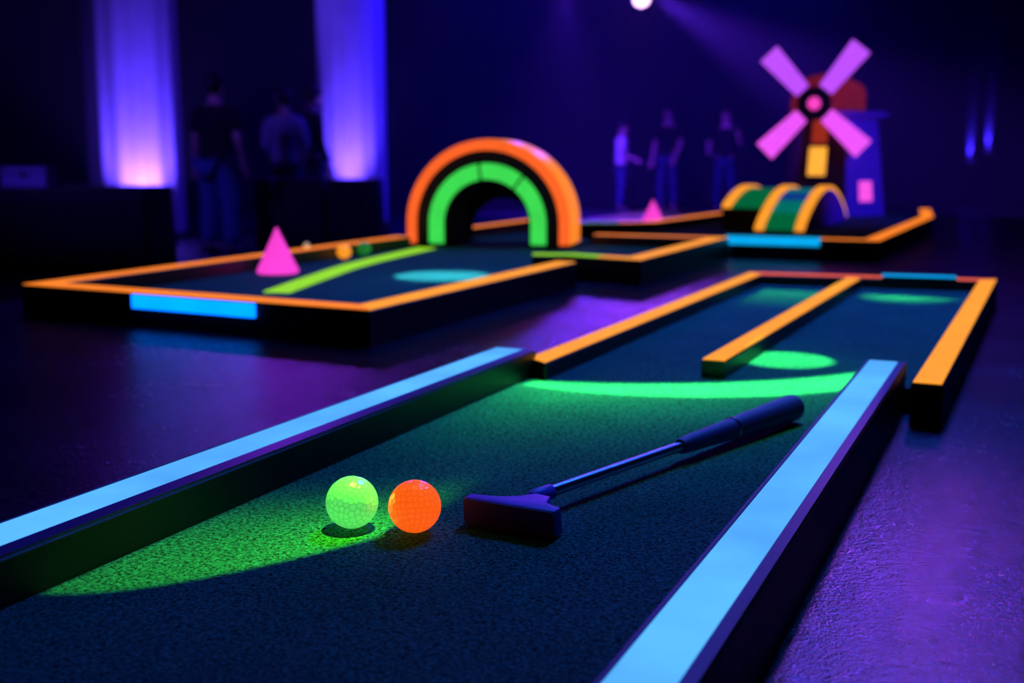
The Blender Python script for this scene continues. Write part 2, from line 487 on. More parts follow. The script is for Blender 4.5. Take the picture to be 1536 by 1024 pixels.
# glowing guide strip on the left turf
bm = bmesh.new()
c = [U(415, 439, 0), U(470, 419, 0), U(540, 396, 0), U(640, 372.5, 0)]
c = [Vector((p.x, p.y, 0)) for p in c]
fine = []
for i in range(len(c) - 1):
    pa = c[max(0, i - 1)]; pb = c[i]; pc = c[i + 1]; pd = c[min(len(c) - 1, i + 2)]
    for k in range(6):
        s = k / 6
        fine.append(0.5 * ((2 * pb) + (pc - pa) * s + (2 * pa - 5 * pb + 4 * pc - pd) * s * s + (3 * pb - pa - 3 * pc + pd) * s ** 3))
fine.append(c[-1])
prof = [(-0.03, 0.0), (-0.03, 0.003), (0.03, 0.003), (0.03, 0.0)]
rings = [[Vector((offset_line(fine, s, i).x, offset_line(fine, s, i).y, z)) for s, z in prof] for i in range(len(fine))]
loft(bm, rings)
tag(obj('guide_strip', bm, M['lime']), 'curved glowing lime strip lying on the turf beside the left pink cone', 'strip')

# ------------------------------------------------------------------ cones
def cone(loc, r, h, label):
    bm = bmesh.new()
    prof = [(r * 0.96, 0.0), (r, 0.003), (r * 0.985, 0.010)]
    for k in range(1, 9):
        s = k / 9; prof.append((r * 0.97 * (1 - s) + 0.004 * s, 0.010 + (h - 0.014) * s))
    prof += [(0.004, h - 0.003), (0.0015, h), (0, h)]
    lathe(bm, prof, 40)
    ob = obj('traffic_cone', bm, M['pink'], smooth=True); ob.location = loc
    tag(ob, label, 'cone')
cone(U(417, 409, 0), 0.053, 0.116, 'glowing pink cone standing on the turf of the left course')
pc = U(979, 338, 0)
cone(Vector((pc.x, pc.y, 0)), 0.052, 0.108, 'glowing pink cone standing at the corner of the far course, left of the ramp')

# ------------------------------------------------------------------ golf balls
def ball_mesh(seed=0):
    bm = bmesh.new(); bmesh.ops.create_icosphere(bm, subdivisions=6, radius=1.0)
    N = 240; dirs = []
    rnd = random.Random(seed)
    for i in range(N):
        z = 1 - 2 * (i + 0.5) / N; ph = i * PI * (3 - math.sqrt(5))
        v = Vector((math.sqrt(1 - z * z) * math.cos(ph), math.sqrt(1 - z * z) * math.sin(ph), z))
        v += Vector((rnd.uniform(-1, 1), rnd.uniform(-1, 1), rnd.uniform(-1, 1))) * 0.06
        dirs.append(v.normalized())
    from mathutils.kdtree import KDTree
    kd = KDTree(N)
    for i, d in enumerate(dirs): kd.insert(d, i)
    kd.balance()
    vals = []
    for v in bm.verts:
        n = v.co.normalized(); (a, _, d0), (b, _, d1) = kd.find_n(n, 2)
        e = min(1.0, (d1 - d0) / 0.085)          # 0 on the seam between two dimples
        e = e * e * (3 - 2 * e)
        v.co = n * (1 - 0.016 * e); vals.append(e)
    Rm = Matrix.Rotation(0.7, 3, 'X') @ Matrix.Rotation(0.4, 3, 'Y')
    for v in bm.verts: v.co = Rm @ v.co * 0.02135
    me = bpy.data.meshes.new('golf_ball'); bm.to_mesh(me); bm.free()
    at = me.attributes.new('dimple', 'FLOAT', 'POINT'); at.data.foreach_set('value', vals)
    for p in me.polygons: p.use_smooth = True
    return me

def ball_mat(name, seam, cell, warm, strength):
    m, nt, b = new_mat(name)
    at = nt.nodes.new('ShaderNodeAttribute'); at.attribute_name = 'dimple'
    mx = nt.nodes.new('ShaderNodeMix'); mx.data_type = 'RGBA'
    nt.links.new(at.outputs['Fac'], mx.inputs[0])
    mx.inputs[6].default_value = seam + (1,); mx.inputs[7].default_value = cell + (1,)  # seams emit darker: dimple shading put into the glow colour
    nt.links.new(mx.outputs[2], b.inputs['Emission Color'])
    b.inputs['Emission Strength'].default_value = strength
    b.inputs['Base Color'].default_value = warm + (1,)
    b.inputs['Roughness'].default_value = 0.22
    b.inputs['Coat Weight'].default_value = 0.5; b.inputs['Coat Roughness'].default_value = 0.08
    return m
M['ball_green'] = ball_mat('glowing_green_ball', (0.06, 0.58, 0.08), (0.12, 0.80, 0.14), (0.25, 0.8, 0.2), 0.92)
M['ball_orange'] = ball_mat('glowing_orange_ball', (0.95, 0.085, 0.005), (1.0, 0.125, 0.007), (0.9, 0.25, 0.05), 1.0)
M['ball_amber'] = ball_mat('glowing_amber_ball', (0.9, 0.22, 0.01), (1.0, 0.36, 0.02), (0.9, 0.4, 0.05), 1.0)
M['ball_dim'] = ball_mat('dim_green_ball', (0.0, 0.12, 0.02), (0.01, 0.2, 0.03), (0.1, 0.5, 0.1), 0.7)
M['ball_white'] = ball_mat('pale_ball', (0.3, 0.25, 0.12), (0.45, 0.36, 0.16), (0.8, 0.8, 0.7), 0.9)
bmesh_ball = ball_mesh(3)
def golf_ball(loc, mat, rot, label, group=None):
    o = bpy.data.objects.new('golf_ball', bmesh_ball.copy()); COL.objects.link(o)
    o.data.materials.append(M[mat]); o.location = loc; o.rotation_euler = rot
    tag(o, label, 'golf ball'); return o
RB = 0.0212
def ball_at(px, py, z=RB): p = U(px, py, z); return Vector((p.x, p.y, z))
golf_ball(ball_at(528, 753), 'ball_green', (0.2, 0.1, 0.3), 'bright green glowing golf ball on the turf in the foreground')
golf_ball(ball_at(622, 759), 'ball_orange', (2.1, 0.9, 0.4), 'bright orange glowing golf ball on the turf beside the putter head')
def by_rail(px, py): p = ball_at(px, py); q = p * (1.829 / -p.x); q.z = RB; return q
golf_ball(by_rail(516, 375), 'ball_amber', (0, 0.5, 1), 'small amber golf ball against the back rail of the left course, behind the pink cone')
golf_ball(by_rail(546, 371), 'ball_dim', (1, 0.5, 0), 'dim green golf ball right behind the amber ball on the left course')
pw = U(460, 366, ZT + 0.02)
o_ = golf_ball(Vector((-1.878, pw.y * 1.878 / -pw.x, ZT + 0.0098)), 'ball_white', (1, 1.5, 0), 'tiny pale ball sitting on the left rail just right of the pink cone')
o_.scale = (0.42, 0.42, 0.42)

# ------------------------------------------------------------------ putter
hA = U(688, 785, 0); hB = U(840, 812, 0)
d = (hB - hA).normalized(); ang = math.atan2(d.y, d.x)
Lh = 0.0835
mid = (hA + hB) / 2
hr = empty('putter', (mid.x, mid.y, 0), ang)
# local: x along the face, y away from the camera, z up
HH = 0.0235
def outline(n=24):
    pts = []
    h = Lh / 2
    pts += [(-h, 0.0), (-h, 0.012)]
    for i in range(1, 8):                          # left concave shoulder up to the neck
        s = i / 8; pts.append((-h + s * (h * 1.02), 0.012 + 0.0015 * math.sin(PI * s) + 0.019 * s ** 3.0))
    pts += [(0.0065, 0.038), (0.0205, 0.036)]
    for i in range(1, 6):
        s = i / 6; pts.append((0.0215 + s * (h - 0.0215), 0.026 - 0.014 * (s ** 0.5)))
    pts += [(h, 0.012), (h, 0.0)]
    return pts
bm = bmesh.new(); ol = outline()
loft(bm, [[Vector((x, y + 0.003, 0.0015)) for x, y in ol], [Vector((x * 0.985, y * 0.99, HH)) for x, y in ol]])
bmesh.ops.recalc_face_normals(bm, faces=bm.faces); bevel(bm, 0.0011, 3, 40)
head = sharp(obj('club_head', bm, M['head'], hr), 30)
bm = bmesh.new()
fp = [(-Lh / 2 + 0.001, 0.0035), (-Lh / 2 + 0.001, HH - 0.002), (-Lh / 2 + 0.003, HH - 0.0006), (Lh / 2 - 0.003, HH - 0.0006), (Lh / 2 - 0.001, HH - 0.002), (Lh / 2 - 0.001, 0.0035), (Lh / 2 - 0.003, 0.0015), (-Lh / 2 + 0.003, 0.0015)]
loft(bm, [[Vector((x, -0.0022 + 0.0016 * (1 - z / HH) , z)) for x, z in fp], [Vector((x, 0.004, z)) for x, z in fp]])
bevel(bm, 0.0008, 2, 40)
tag(sharp(obj('face_plate', bm, M['face'], hr), 30), 'dark blue striking face')
# shaft axis in world, then local
s0 = U(804, 745, 0.017); s1 = U(1020, 663.5, 0.021); s2 = U(1190, 611, 0.0165)
iv = (Matrix.Translation(hr.location) @ Matrix.Rotation(ang, 4, 'Z')).inverted()
s0, s1, s2 = iv @ Vector((s0.x, s0.y, 0.0172)), iv @ Vector((s1.x, s1.y, 0.0185)), iv @ Vector((s2.x, s2.y, 0.0168))
Mx = axis_matrix(s0, s2); Ls = (s2 - s0).length; Lm = (s1 - s0).length
bm = bmesh.new(); lathe(bm, [(0.0050, -0.006), (0.0066, -0.003), (0.0068, 0.002), (0.0066, 0.019), (0.0060, 0.0197)], 28, Mx)
sharp(obj('hosel', bm, M['head'], hr), 40)
bm = bmesh.new(); lathe(bm, [(0.0049, 0.0), (0.0049, Lm + 0.03)], 28, Mx)
sharp(obj('shaft', bm, M['steel'], hr), 40)
bm = bmesh.new(); g0 = Lm
prof = [(0.005, g0 - 0.001), (0.0072, g0), (0.0082, g0 + 0.004)]
gl = Ls - g0
for k in range(1, 13):
    s = k / 12; prof.append((0.0082 + 0.0068 * s + (0.0004 if k % 2 else 0), g0 + 0.004 + (gl - 0.008) * s))
prof += [(0.0152, Ls - 0.003), (0.0140, Ls), (0.0, Ls)]
lathe(bm, prof, 36, Mx)
grip = sharp(obj('grip', bm, M['grip'], hr), 50)
bm = bmesh.new(); zc = g0 + gl * 0.42; rr = 0.0082 + 0.0068 * 0.42
lathe(bm, [(rr + 0.0002, zc - 0.0016), (rr + 0.0011, zc - 0.001), (rr + 0.0011, zc + 0.001), (rr + 0.0002, zc + 0.0016)], 36, Mx)
tag(sharp(obj('grip_ring', bm, M['ferrule'], grip), 50), 'thin metal ring around the grip')
bm = bmesh.new(); lathe(bm, [(0.0105, Ls - 0.0006), (0.0105, Ls + 0.0012), (0.009, Ls + 0.0018), (0, Ls + 0.0018)], 30, Mx)
tag(obj('end_cap', bm, M['orange_red'], grip), 'orange end cap')
tag(hr, 'violet-blue metal putter with a dark grip, lying on the turf right of the balls', 'putter')

# ------------------------------------------------------------------ arch tunnel
def arch_path(R, leg, n=48):
    pts = [(-R, 0.0)]
    if leg > 0: pts += [(-R, leg * 0.5), (-R, leg)]
    for i in range(1, n): a = PI - PI * i / n; pts.append((R * math.cos(a), leg + R * math.sin(a)))
    pts += [(R, leg), (R, leg * 0.5), (R, 0.0)]
    return pts
def arch_band(bm, Ri, Ro, leg, y0, y1, z0=0.0, n=48):
    a = arch_path(Ri, leg, n); b = arch_path(Ro, leg, n)
    if z0:
        a[0] = (a[0][0], z0); a[-1] = (a[-1][0], z0); b[0] = (b[0][0], z0); b[-1] = (b[-1][0], z0)
    rings = []
    for (xi, zi), (xo, zo) in zip(a, b):
        rings.append([Vector((xi, y0, zi)), Vector((xo, y0, zo)), Vector((xo, y1, zo)), Vector((xi, y1, zi))])
    loft(bm, rings)
tL = U(608, 370, 0); tR = U(856, 372, 0)
TY = 3.34
def on_y(px, y):   # x at which the view column px meets the line y
    d_ = ray(px, 371); return d_.x / d_.y * y
xl = on_y(607, TY - 0.06); xr = on_y(856, TY + 0.05)
R = (xr - xl) / 2 * 1.0
ta = math.atan2(0.11, xr - xl)
tcx, tcy = (xl + xr) / 2, TY
t = empty('arch_tunnel', (tcx, tcy, 0), ta)
leg = 0.075
s_ = R
D = 0.19
bm = bmesh.new(); arch_band(bm, s_ * 0.53, s_ * 0.955, leg, 0.004, D - 0.004)
sharp(obj('tunnel_shell', bm, M['navy'], t), 40)
bm = bmesh.new(); arch_band(bm, s_ * 0.50, s_ * 0.54, leg, 0.012, D + 0.10)
sharp(obj('inner_lining', bm, M['dark'], t), 40)
def tube_arch(bm, Rc, rt, leg, y, z0, n=56, m=12, sy=1.0):
    pts = arch_path(Rc, leg, n); pts[0] = (pts[0][0], z0); pts[-1] = (pts[-1][0], z0)
    rings = []
    for i, (x, z) in enumerate(pts):
        p = pts[max(0, i - 1)]; q = pts[min(len(pts) - 1, i + 1)]
        tx, tz = q[0] - p[0], q[1] - p[1]; L = math.hypot(tx, tz); nx, nz = -tz / L, tx / L
        rings.append([Vector((x + nx * rt * math.cos(2 * PI * k / m), y + sy * rt * math.sin(2 * PI * k / m), z + nz * rt * math.cos(2 * PI * k / m))) for k in range(m)])
    loft(bm, rings)
bm = bmesh.new(); tube_arch(bm, s_ * 0.934, s_ * 0.062, leg, 0.0, 0.012, sy=0.6)
tag(obj('neon_arch', bm, M['orange_red'], t, smooth=True), 'glowing red-orange outer arch')
bm = bmesh.new(); arch_band(bm, s_ * 0.945, s_ * 1.0, leg, 0.022, D * 0.50, 0.012)
tag(sharp(obj('outer_band', bm, M['orange_gloss'], t), 40), 'glowing orange band over the arch')
bm = bmesh.new(); arch_band(bm, s_ * 0.945, s_ * 1.0, leg, D * 0.55, D, 0.012)
tag(sharp(obj('outer_band', bm, M['orange_gloss'], t), 40), 'glowing orange band over the arch')
bm = bmesh.new(); tube_arch(bm, s_ * 0.625, s_ * 0.094, leg, 0.0, 0.012, sy=0.35)
tag(obj('neon_arch', bm, M['green'], t, smooth=True), 'glowing green inner arch')
for deg in (97, 52):
    bm = bmesh.new(); a_ = math.radians(deg); Rc = s_ * 0.625
    Mc = Matrix.Translation((Rc * math.cos(a_), 0, leg + Rc * math.sin(a_))) @ Matrix.Rotation(-a_ , 4, 'Y')
    box(bm, -s_ * 0.10, s_ * 0.10, -s_ * 0.04, 0.003, -0.0035, 0.0035, Mc)
    obj('tube_clip', bm, M['dark'], t)
# back wall with a smaller opening
bm = bmesh.new()
yb_ = TY + D + 0.09
xo = on_y(734, yb_) - tcx
ro = 0.115; lo = 0.035; co_ = xo + ro
oa = arch_path(s_ * 0.52, leg, 40); ia = arch_path(ro, lo, 40)
rings = []
for (x1_, z1_), (x2_, z2_) in zip(ia, oa):
    rings.append([Vector((x1_ + co_, D + 0.085, z1_)), Vector((x2_, D + 0.085, z2_)), Vector((x2_, D + 0.10, z2_)), Vector((x1_ + co_, D + 0.10, z1_))])
loft(bm, rings)
sharp(obj('back_wall', bm, M['dark'], t), 40)
tag(t, 'arched tunnel with orange and green glowing rings standing across the left course', 'tunnel')

# ------------------------------------------------------------------ ramp
def ramp():
    x0, x1, xm = -1.175, -0.810, -0.985
    y0, y1 = 4.47, 5.55; H = 0.150
    t = empty('arched_ramp', ((x0 + x1) / 2, 5.0, 0))
    ox, oy = (x0 + x1) / 2, 5.0
    def zz(y): s = (y - y0) / (y1 - y0); return 0.004 + H * max(0.0, math.sin(PI * s)) ** 0.8
    def skew(x): return 0.06 * (x - x0)
    def surf(xa, xb, ya, yb, top, th, bot=None, n=24):
        bm = bmesh.new(); rings = []
        for i in range(n + 1):
            y = ya + (yb - ya) * i / n; z = zz(y)
            zb = (z + top - th) if bot is None else bot
            rings.append([Vector((xa - ox, y - oy, zb)), Vector((xb - ox, y - oy, zb)), Vector((xb - ox, y - oy, max(zb + 0.001, z + top))), Vector((xa - ox, y - oy, max(zb + 0.001, z + top)))])
        loft(bm, rings); return bm
    yl = 4.63
    sharp(obj('ramp_body', surf(xm - 0.02, x1, y0, y1, 0.0, 0, 0.0), M['ramp_side'], t), 40)
    sharp(obj('ramp_body', surf(x0, xm - 0.02, yl, y1, 0.0, 0, 0.0), M['navy'], t), 40)
    w = 0.036
    for xa, ya in ((x0, yl), (xm - w / 2, y0), (x1 - w, y0)):
        tag(sharp(obj('ramp_rail', surf(xa, xa + w, ya - 0.002, y1, 0.016, 0.014), M['amber'], t), 40), 'glowing orange curved rail')
    def bands(xa, xb, ya, mats):
        n = len(mats); yt = 5.10; L = (yt - ya) / n
        for i, mname in enumerate(mats):
            sharp(obj('deck_band', surf(xa, xb, ya + L * i + 0.004, ya + L * (i + 1) - 0.004, 0.004, 0.004, n=6), M[mname], t), 40)
    bands(x0 + w, xm - w / 2, yl, ['band_green', 'band_green', 'band_green', 'band_blue'])
    bands(xm + w / 2, x1 - w, y0, ['band_green', 'band_teal', 'band_blue', 'band_teal', 'band_blue'])
    tag(t, 'humped ramp with three glowing orange curved rails and green and blue bands before the windmill', 'ramp')
ramp()

# ------------------------------------------------------------------ windmill
def windmill():
    DW = 5.85                                        # distance along the view heading
    c = at_depth(1246, 320, DW); c.z = 0
    px = HFPX / DW * 1.0                              # pixels per metre there (level plane)
    k = 1 / px
    view = Vector((c.x, c.y, 0)).normalized()
    # local -y faces the camera, turned 15 degrees to the left side of the picture
    rz = math.atan2(view.y, view.x) - PI / 2
    t = empty('windmill', (c.x, c.y, 0), rz)
    zpx = lambda y: CAMZ - (y - 232) * k              # height of a picture row at that distance
    # skew from pitch is small here
    t15 = math.radians(-15)
    Rb, Rt = 79 * k, 62 * k
    zt = zpx(178)
    def hexring(R, z, rot=0.0):
        return [Vector((R * math.sin(math.radians(a) + t15 + rot), -R * math.cos(math.radians(a) + t15 + rot), z)) for a in (-30, 30, 90, 150, 210, 270)]
    bm = bmesh.new(); r0 = hexring(Rb, 0.0); r1 = hexring(Rt, zt)
    loft(bm, [r0, r1])
    bmesh.ops.recalc_face_normals(bm, faces=bm.faces)
    tw = obj('tower', bm, [M['tower_side'], M['tower_front']], t)
    fn = Vector((math.sin(t15), -math.cos(t15), 0))
    for p in tw.data.polygons:
        if p.normal.dot(fn) > 0.9: p.material_index = 1
    # frame of a face: a = -30..30 front, 30..90 right
    def face_frame(i, s, u):                          # s: 0 bottom..1 top ; u: -1..1 across
        a = r0[i].lerp(r1[i], s); b = r0[i + 1].lerp(r1[i + 1], s)
        return a.lerp(b, 0.5 + u / 2)
    def face_panel(name, i, s0, s1, w0, w1, th, mat, parent=t, label=None, off=0.0):
        n = ((r0[i + 1] - r0[i]).cross(r1[i] - r0[i])).normalized()
        if n.dot(r0[i].lerp(r0[i + 1], 0.5)) < 0: n = -n
        bm = bmesh.new()
        q = [face_frame(i, s0, w0[0]), face_frame(i, s0, w0[1]), face_frame(i, s1, w1[1]), face_frame(i, s1, w1[0])]
        loft(bm, [[p + n * (off - 0.002) for p in q], [p + n * (off + th) for p in q]])
        bevel(bm, 0.003, 2, 40)
        o = obj(name, bm, M[mat], parent)
        if label: o['label'] = label
        return o
    f = lambda y: (320 - y) / (320 - 178)
    # front: dim orange panel and the lit window in a frame
    face_panel('door_panel', 0, f(218), f(182), (-0.50, 0.16), (-0.52, 0.20), 0.006, 'panel', label='dim orange panel')
    w = face_panel('window_frame', 0, f(266), f(216), (-0.62, 0.26), (-0.62, 0.28), 0.008, 'tower_front')
    face_panel('window_pane', 0, f(262), f(221), (-0.54, 0.18), (-0.55, 0.20), 0.012, 'window_amber', w, 'lit amber window')
    w = face_panel('window_frame', 1, f(304), f(266), (-0.42, 0.44), (-0.42, 0.44), 0.005, 'tower_side')
    face_panel('window_pane', 1, f(299), f(270), (-0.32, 0.34), (-0.32, 0.34), 0.009, 'window_pink', w, 'lit pink window')
    # gallery
    bm = bmesh.new(); loft(bm, [hexring(Rt * 1.02, zt - 0.012), hexring(Rt * 1.24, zt), hexring(Rt * 1.26, zt + 0.022), hexring(Rt * 1.02, zt + 0.030)])
    obj('gallery', bm, M['navy_blue'] if 'navy_blue' in M else M['tower_side'], t)
    # cap: squat dome with two gables
    bm = bmesh.new()
    zc = zt + 0.028
    cx = -13 * k
    rc = 52 * k; hc = 56 * k
    prof = [(rc, 0), (rc * 1.0, hc * 0.3), (rc * 0.93, hc * 0.55), (rc * 0.78, hc * 0.78), (rc * 0.5, hc * 0.94), (rc * 0.2, hc * 0.995), (0, hc)]
    lathe(bm, [(r, zc + z) for r, z in prof], 36, Matrix.Translation((cx, 0, 0)))
    sharp(obj('cap', bm, M['cap'], t), 50)
    bm = bmesh.new()
    gp = [(-0.5, 0)] + [(-0.5 * math.cos(PI * i / 12), 0.55 + 0.5 * math.sin(PI * i / 12)) for i in range(13)] + [(0.5, 0)]
    gw = 34 * k
    loft(bm, [[Vector((24 * k + x * gw, y, zc + z * gw * 1.15)) for x, z in gp] for y in (-rc * 0.98, 0.0)])
    sharp(obj('dormer', bm, M['cap'], t), 50)
    # hub and blades, plane facing the camera
    hx, hz = (1216.5 - 1246) * k, zpx(160)
    yb = -Rb * 1.08
    Mh = Matrix.Translation((hx, yb, hz)) @ Matrix.Rotation(PI / 2, 4, 'X')
    bm = bmesh.new(); lathe(bm, [(0.018, -abs(yb) + 0.05), (0.018, -0.02)], 20, Mh)
    obj('axle', bm, M['dark'], t)
    bm = bmesh.new(); lathe(bm, [(22 * k, -0.022), (24 * k, -0.018), (24 * k, 0.006), (22 * k, 0.010)], 40, Mh)
    hub = sharp(obj('hub', bm, M['dark'], t), 40)
    bm = bmesh.new(); lathe(bm, [(9 * k, 0.008), (9 * k, 0.014), (7 * k, 0.018), (0, 0.019)], 32, Mh)
    tag(obj('hub_cap', bm, M['hubpink'], hub), 'glowing pink disc')
    for deg, mat, L in ((-43, 'violet_up', 96), (38, 'violet_up', 99), (-135, 'violet_low', 95), (132.5, 'violet_low', 95)):
        Rr = Matrix.Translation((hx, yb - 0.004, hz)) @ Matrix.Rotation(math.radians(deg), 4, 'Y')
        bm = bmesh.new()
        r_in, r_out, wi, wo = 24 * k, L * k, 11.0 * k, 15.5 * k
        q = [(-wi, r_in), (wi, r_in), (wo, r_out), (-wo, r_out)]
        loft(bm, [[Rr @ Vector((x, -0.006, z)) for x, z in q], [Rr @ Vector((x, 0.006, z)) for x, z in q]])
        bmesh.ops.recalc_face_normals(bm, faces=bm.faces); bevel(bm, 0.004, 2, 40)
        bl = obj('blade', bm, M[mat], t)
        bm = bmesh.new()                       # lattice slats, a little proud of the sail
        for s in (-0.55, 0.0, 0.55):
            q = [(s * wi - 0.0022, r_in + 0.012), (s * wi + 0.0022, r_in + 0.012), (s * wo + 0.0022, r_out - 0.012), (s * wo - 0.0022, r_out - 0.012)]
            loft(bm, [[Rr @ Vector((x, -0.0085, z)) for x, z in q], [Rr @ Vector((x, -0.005, z)) for x, z in q]])
        obj('blade_slats', bm, M['violet_slat'], bl)
    tag(t, 'small windmill with four glowing pink and violet blades, an amber window and a pink window', 'windmill')
M['violet_slat'] = glow('violet_slat_paint', (0.42, 0.06, 0.95), 1.0)
windmill()

# ------------------------------------------------------------------ hall furniture
def draped_table(px0, px1, pytop, D, depth, label, top_z=None, amp=0.009, group=None):
    """cloth-covered table standing on the hall floor"""
    a = at_depth(px0, 300, D); b = at_depth(px1, 300, D)
    a.z = b.z = 0
    c = (a + b) / 2 + FH * depth / 2
    top = CAMZ - (pytop - 232) * D / HFPX if top_z is None else top_z
    t = empty('draped_table', (c.x, c.y, ZH), YAW)
    W = (b - a).length; h = top - ZH
    bm = bmesh.new(); box(bm, -W / 2, W / 2, -depth / 2, depth / 2, h - 0.025, h); bevel(bm, 0.006)
    obj('table_top', bm, M['cloth_black'], t)
    per = []
    n = 220; P = 2 * (W + depth)
    for i in range(n):
        s = P * i / n
        if s < W: p = Vector((-W / 2 + s, -depth / 2)); nn = Vector((0, -1))
        elif s < W + depth: p = Vector((W / 2, -depth / 2 + s - W)); nn = Vector((1, 0))
        elif s < 2 * W + depth: p = Vector((W / 2 - (s - W - depth), depth / 2)); nn = Vector((0, 1))
        else: p = Vector((-W / 2, depth / 2 - (s - 2 * W - depth))); nn = Vector((-1, 0))
        per.append((p, nn, s))
    rings = []
    for f, z in ((0.0, h - 0.004), (0.3, h * 0.8), (1.0, h * 0.4), (1.3, 0.004)):
        rings.append([Vector((p.x, p.y, z)) + Vector((nn.x, nn.y, 0)) * (0.004 + f * amp * (1 + math.sin(s * 2 * PI / 0.21))) for p, nn, s in per])
    bm = bmesh.new(); loft(bm, rings, cap=False)
    ob = obj('table_skirt', bm, M['cloth_black'], t, smooth=True)
    md = ob.modifiers.new('thick', 'SOLIDIFY'); md.thickness = 0.003
    tag(t, label, 'table', group)
    return t, top, c
tb, ztop, tc_ = draped_table(-140, 217, 281, 9.6, 0.8, 'black cloth-covered table at the left edge, in front of the brightly lit drape column')
draped_table(382, 485, 268, 12.0, 0.6, 'black cloth-covered table behind the man in jeans, with the person in grey standing behind it')
draped_table(494, 565, 269, 12.0, 0.6, 'black cloth-covered table in front of the right lit drape column')
# equipment box on the left table
p = at_depth(45, 283, 9.9); 
t = empty('equipment_case', (p.x, p.y, ztop), YAW)
bm = bmesh.new(); box(bm, -0.19, 0.19, -0.12, 0.12, 0.0, 0.165); bevel(bm, 0.012, 2); obj('case_body', bm, M['boxgrey'], t)
bm = bmesh.new(); box(bm, -0.195, 0.195, -0.125, 0.125, 0.115, 0.125); obj('lid_seam', bm, M['dark'], t)
bm = bmesh.new(); box(bm, -0.03, 0.03, -0.135, -0.121, 0.095, 0.135); bevel(bm, 0.004); obj('latch', bm, M['steel'], t)
tag(t, 'grey box standing on the black table at the left edge', 'box')

# ------------------------------------------------------------------ drape columns and their uplights
def drape_column(px0, px1, D, label, n_f=15):
    a = at_depth(px0, 300, D); b = at_depth(px1, 300, D); c = (a + b) / 2; R = (b - a).length / 2
    c.z = 0
    t = empty('drape_column', (c.x, c.y, ZH), YAW)
    bm = bmesh.new(); rings = []
    H = ZC - ZH
    N = 160
    for z in [0.01, 0.3, 1.0, 2.0, 3.0, 4.0, H - 0.01]:
        f = 0.014 * R * (1.15 - 0.5 * z / H)
        rings.append([Vector(((R + f * math.sin(n_f * 2 * PI * i / N + 0.4 * math.sin(z))) * math.cos(2 * PI * i / N),
                              (R + f * math.sin(n_f * 2 * PI * i / N + 0.4 * math.sin(z))) * math.sin(2 * PI * i / N), z)) for i in range(N)])
    loft(bm, rings)
    sharp(obj('column_drape', bm, M['drape'], t), 60)
    bm = bmesh.new(); lathe(bm, [(R * 1.12, 0), (R * 1.12, 0.05), (R * 1.08, 0.07)], 48)
    obj('column_base', bm, M['dark'], t)
    tag(t, label, 'column')
    return c, R
c1, R1 = drape_column(140, 275, 14.0, 'wide pale fabric column lit violet from below, behind the left table')
c2, R2 = drape_column(482, 580, 14.6, 'narrower pale fabric column lit by two violet uplights, left of the arch tunnel')

def uplight(loc, label, tilt=(0, 0), lens=True, r=0.085, cat='lamp', mat='lens_violet'):
    t = empty('uplight', loc, YAW)
    bm = bmesh.new(); lathe(bm, [(r * 0.85, 0), (r, 0.01), (r, 0.17), (r * 1.06, 0.175), (r * 1.06, 0.19), (r * 0.9, 0.19), (r * 0.88, 0.175)], 28)
    sharp(obj('lamp_housing', bm, M['housing'], t), 40)
    bm = bmesh.new(); lathe(bm, [(r * 0.87, 0.176), (r * 0.87, 0.181), (0, 0.183)], 28)
    tag(obj('lens', bm, M[mat], t), 'glowing violet lens')
    tag(t, label, cat)
M['lens_violet'] = glow('violet_lamp_lens', (0.45, 0.2, 1.0), 6.0)
M['lens_blue'] = glow('blue_lamp_lens', (0.06, 0.02, 1.0), 3.0)
M['lens_white'] = glow('bright_pink_lamp_lens', (1.0, 0.55, 0.95), 4.0)

def light(name, typ, loc, energy, col, target=None, size=0.05, spot=None, blend=0.5):
    l = bpy.data.lights.new(name, typ); l.energy = energy; l.color = col
    if typ == 'SPOT': l.spot_size = math.radians(spot); l.spot_blend = blend; l.shadow_soft_size = size
    elif typ == 'POINT': l.shadow_soft_size = size
    elif typ == 'AREA': l.size = size
    o = bpy.data.objects.new(name, l); COL.objects.link(o); o.location = loc
    if target is not None:
        o.rotation_euler = (Vector(target) - Vector(loc)).to_track_quat('-Z', 'Y').to_euler()
    return o

VIO = (0.10, 0.045, 1.0)
def wash(c, R, px, D, z0, energy, far=True, spot=46, up=2.8, lean=0.25, size=0.06):
    p = at_depth(px, 300, D); p.z = z0
    tgt = Vector((c.x, c.y, 0)) * 0 + (p + (Vector((c.x, c.y, p.z)) - p) * lean); tgt.z = p.z + up
    light('uplight_beam', 'SPOT', p, energy, VIO, tgt, size, spot, 0.9)
    return p
p = wash(c1, R1, 224, 13.15, ZH + 0.22, 900, lean=0.8, spot=105, up=3.6)
uplight((p.x, p.y, ZH), 'black floor uplight at the foot of the wide left column')
p = wash(c2, R2, 520, 13.75, ZH + 0.22, 700, lean=0.8, spot=80, up=3.6)
uplight((p.x, p.y, ZH), 'black floor uplight hidden behind the table end at the right column')
p = wash(c2, R2, 574, 13.95, ZH + 0.22, 80, lean=0.5, spot=50)
uplight((p.x, p.y, ZH), 'black floor uplight at the right side of the right column, beyond the table end')

